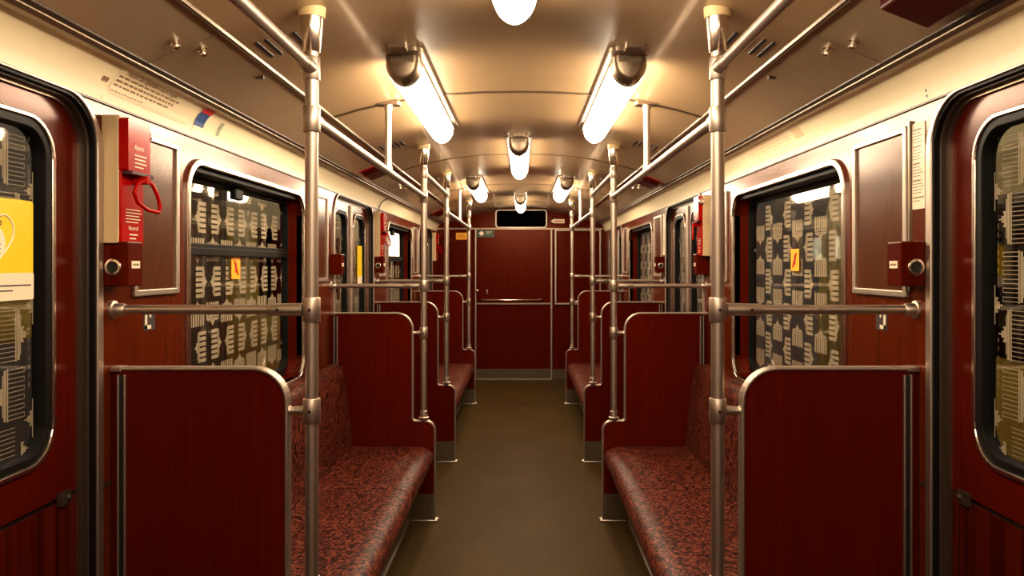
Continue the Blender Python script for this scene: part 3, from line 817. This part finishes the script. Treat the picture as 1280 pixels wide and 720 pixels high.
# cove signs (curved with the cove)
COVE = [(1.05, 1.844), (1.046, 1.872), (1.038, 1.898), (1.025, 1.918), (1.005, 1.934), (.985, 1.942)]
cl = [0]
for p, q in zip(COVE, COVE[1:]): cl.append(cl[-1] + math.hypot(q[0] - p[0], q[1] - p[1]))
def cove(s, off=.0015):
    def M(u, v, t):
        v = max(0, min(v, cl[-1] - 1e-5))
        for i in range(len(cl) - 1):
            if v <= cl[i + 1]: break
        a = (v - cl[i]) / (cl[i + 1] - cl[i]); x = COVE[i][0] + (COVE[i + 1][0] - COVE[i][0]) * a; z = COVE[i][1] + (COVE[i + 1][1] - COVE[i][1]) * a
        dx, dz = COVE[i + 1][0] - COVE[i][0], COVE[i + 1][1] - COVE[i][1]; l = math.hypot(dx, dz)
        return (s * (x + t * -dz / l), u, z + t * dx / l)
    return M
def cove_patch(mb, s, u0, u1, v0, v1, t, n=8):
    M = cove(s); vs = []
    for k in range(n + 1):
        v = v0 + (v1 - v0) * k / n
        vs += [M(u0, v, t), M(u1, v, t)]
    mb.add(vs, [(2 * k, 2 * k + 1, 2 * k + 3, 2 * k + 2) for k in range(n)])
    return mb
t = thing('cove_poster', (-1.03, 2.1, 1.9), 'long cream strip poster with brown text above left alarm box', 'poster')
cove_patch(MB(), -1, 1.90, 2.34, .028, .118, .0012).build('backing', covep, t)
mb = MB(); Mc = cove(-1)
text(mb, 'Haben Sie irgendwo noch Fragen', Mc, 1.925, .093, .0145, .0022, 1, wide=1.02)
text(mb, 'Haben Sie irgendwo noch Fragen', Mc, 1.926, .0935, .0145, .0023, 1, wide=1.02)
for k, (a, b_) in enumerate(((1.91, 2.24), (1.91, 2.22), (1.91, 2.20))): 
    u = a
    while u < b_:
        w = random.uniform(.012, .035); cove_patch(mb, -1, u, min(u + w, b_), .080 - k * .0135, .0855 - k * .0135, .002, 2); u += w + .005
u = 1.905
while u < 2.06: w = random.uniform(.008, .02); cove_patch(mb, -1, u, u + w, .038, .0405, .002, 2); u += w + .004
mb.build('lettering', faint, t, weld=False)
t = thing('striped_sticker', (-1.03, 2.4, 1.9), 'curved sticker striped red and dark blue on the left cove', 'sticker')
cove_patch(MB(), -1, 2.385, 2.455, .012, .118, .0012).build('backing', white, t, weld=False)
cove_patch(MB(), -1, 2.385, 2.455, .090, .118, .002).build('red_stripe', redink, t, weld=False)
cove_patch(MB(), -1, 2.385, 2.455, .040, .0895, .002).build('blue_stripe', blue, t, weld=False)
o = cove_patch(MB(), -1, 2.56, 2.585, .035, .085, .0015).build('small_label', greyg, weld=False)
tag(o, 'small grey green label on the left cove past the striped sticker', 'label')
o = cove_patch(MB(), -1, 1.858, 1.884, .052, .066, .0015).build('brown_label', faint, weld=False)
tag(o, 'small brown label on the cove above the nearest left door corner', 'label')
mb = MB(); text(mb, 'C', Mc, 1.868, .006, .010, .0022, 1, wide=.8)
tag(mb.build('letter_mark', ink), 'black letter C on the pale cove beside the left door', 'letter')
mb = MB(); Mr = cove(1)
for v in (.012, .026): cove_patch(mb, 1, 1.872, 1.880, v, v + .006, .0015, 1)
tag(mb.build('dot_mark', ink, weld=False), 'two small dark dots on the cove beside the nearest right door', 'mark')
t = thing('faded_cove_poster', (1.03, 3.1, 1.9), 'faded strip poster on the right cove above first window', 'poster')
cove_patch(MB(), 1, 2.6, 3.35, .03, .118, .0012).build('backing', covep, t, weld=False)
mb = MB(); cove_patch(mb, 1, 2.66, 2.74, .055, .10, .002); 
for k in range(4):
    u = 2.80
    while u < 3.25: w = random.uniform(.02, .06); cove_patch(mb, 1, u, u + w, .05 + k * .015, .054 + k * .015, .002, 2); u += w + .01
mb.build('print', mat('very_faint_ink', (.60, .42, .25), .5), t, weld=False)
# loose cable on left cove
mb = MB(); mb.tube([(-.985, 5.60, 1.935), (-1.0, 5.56, 1.925), (-1.028, 5.50, 1.895), (-1.043, 5.47, 1.85), (-1.040, 5.455, 1.80), (-1.030, 5.449, 1.76)], .004, 8)
tag(mb.build('cable', ink), 'thin dark cable looping down the left cove to an alarm box', 'cable')

# ------------------------------------------------------------------ outside
struct(MB().box(-3.4, 3.4, -6, 30, -.5, -.45).build('trim_%d' % tn, concrete)); tn += 1
for s in (-1, 1):
    struct(MB().box(s * 3.3, s * 3.4, -6, 30, -.5, 4).build('wall_outside_' + SN[s], concrete))
def parked(s, y0, y1, label):
    t = thing('parked_rail_car', (s * 2.4, (y0 + y1) / 2, -.2), label, 'rail car', 'yellow rail cars standing outside the windows')
    P = [(2.05, -.1), (2.02, .3), (2.0, .9), (2.02, 1.6), (2.10, 1.95), (2.3, 2.12), (2.9, 2.15), (2.9, -.1)]
    mb = MB(); mb.sweep_y([(s * x, z) for x, z in P], y0, y1); mb.build('body', yellow2, t, bevel=.03)
    y = y0 + .5
    while y < y1 - 1.2:
        MB().plate(side(s), rrect(y, y + 1.0, 1.05, 1.72, .08), [], 1.99, 2.05).build('window', glassblack, t)
        y += 1.5
    MB().box(s * 2.06, s * 2.88, y0 - .035, y0 + .02, -.05, 2.02).build('end_panel', steel, t, bevel=.02)
    MB().box(s * 1.985, s * 2.04, y0 + .04, y1 - .04, .42, .47).build('stripe', ink, t)
    for k in (0, 1):
        yy = (y0 + .5) if k == 0 else (y1 - .5)
        MB().cyl((s * 2.1, yy, -.22), (s * 2.22, yy, -.22), .23, seg=28).build('wheel', steel, t)
parked(-1, 5.2, 16, 'yellow rail car dimly visible outside the left windows')
t = thing('platform_barrier', (-2.05, 3.1, -.45), 'low yellow barrier board outside behind the nearest left door pane', 'barrier')
MB().box(-2.03, -2.07, 2.0, 4.2, 1.12, 1.31).build('board', yellow2, t, bevel=.008)
for yy in (2.2, 4.0): MB().cyl((-2.09, yy, -.45), (-2.09, yy, 1.28), .02).build('post', steel, t)
parked(1, -2.5, 5.0, 'yellow rail car dimly visible outside nearest right door')
t = thing('light_box', (-2.5, 9.5, 1.4), 'bright lit box outside seen through the second left window', 'light box')
# ------------------------------------------------------------------ lit box outside, camera, world
bpy.data.objects.remove(t)
t = thing('light_box', (-1.67, 9.4, -.45), 'bright lit box outside seen through the second left window', 'light box')
MB().box(-1.63, -1.72, 8.86, 10.0, 1.48, 1.95).build('case', ink, t, bevel=.01)
MB().box(-1.66, -1.622, 8.88, 9.98, 1.50, 1.93).build('lit_face', lightbox, t, bevel=.004)
MB().box(-1.65, -1.70, 9.4, 9.5, -.45, 1.49).build('post', ink, t)

cam = bpy.data.cameras.new('camera'); co = bpy.data.objects.new('camera', cam); COL.objects.link(co)
co.location = (.02, 0, 1.43); co.rotation_euler = (PI / 2, 0, 0)
cam.sensor_width = 36; cam.lens = 924 / 1280 * 36
cam.shift_x = -13 / 1280; cam.shift_y = -29 / 1280
cam.clip_start = .02
scn.camera = co
w = bpy.data.worlds.new('world'); scn.world = w; w.use_nodes = True
w.node_tree.nodes['Background'].inputs[0].default_value = (1, .93, .8, 1)
w.node_tree.nodes['Background'].inputs[1].default_value = 1.2
scn.view_settings.view_transform = 'Standard'; scn.view_settings.look = 'None'
scn.view_settings.gamma = 1; scn.view_settings.use_curve_mapping = False
scn.view_settings.exposure = 0
scn.cycles.use_denoising = True
scn.cycles.max_bounces = 10; scn.cycles.diffuse_bounces = 5; scn.cycles.glossy_bounces = 5; scn.cycles.transparent_max_bounces = 16
scn.cycles.sample_clamp_indirect = 6
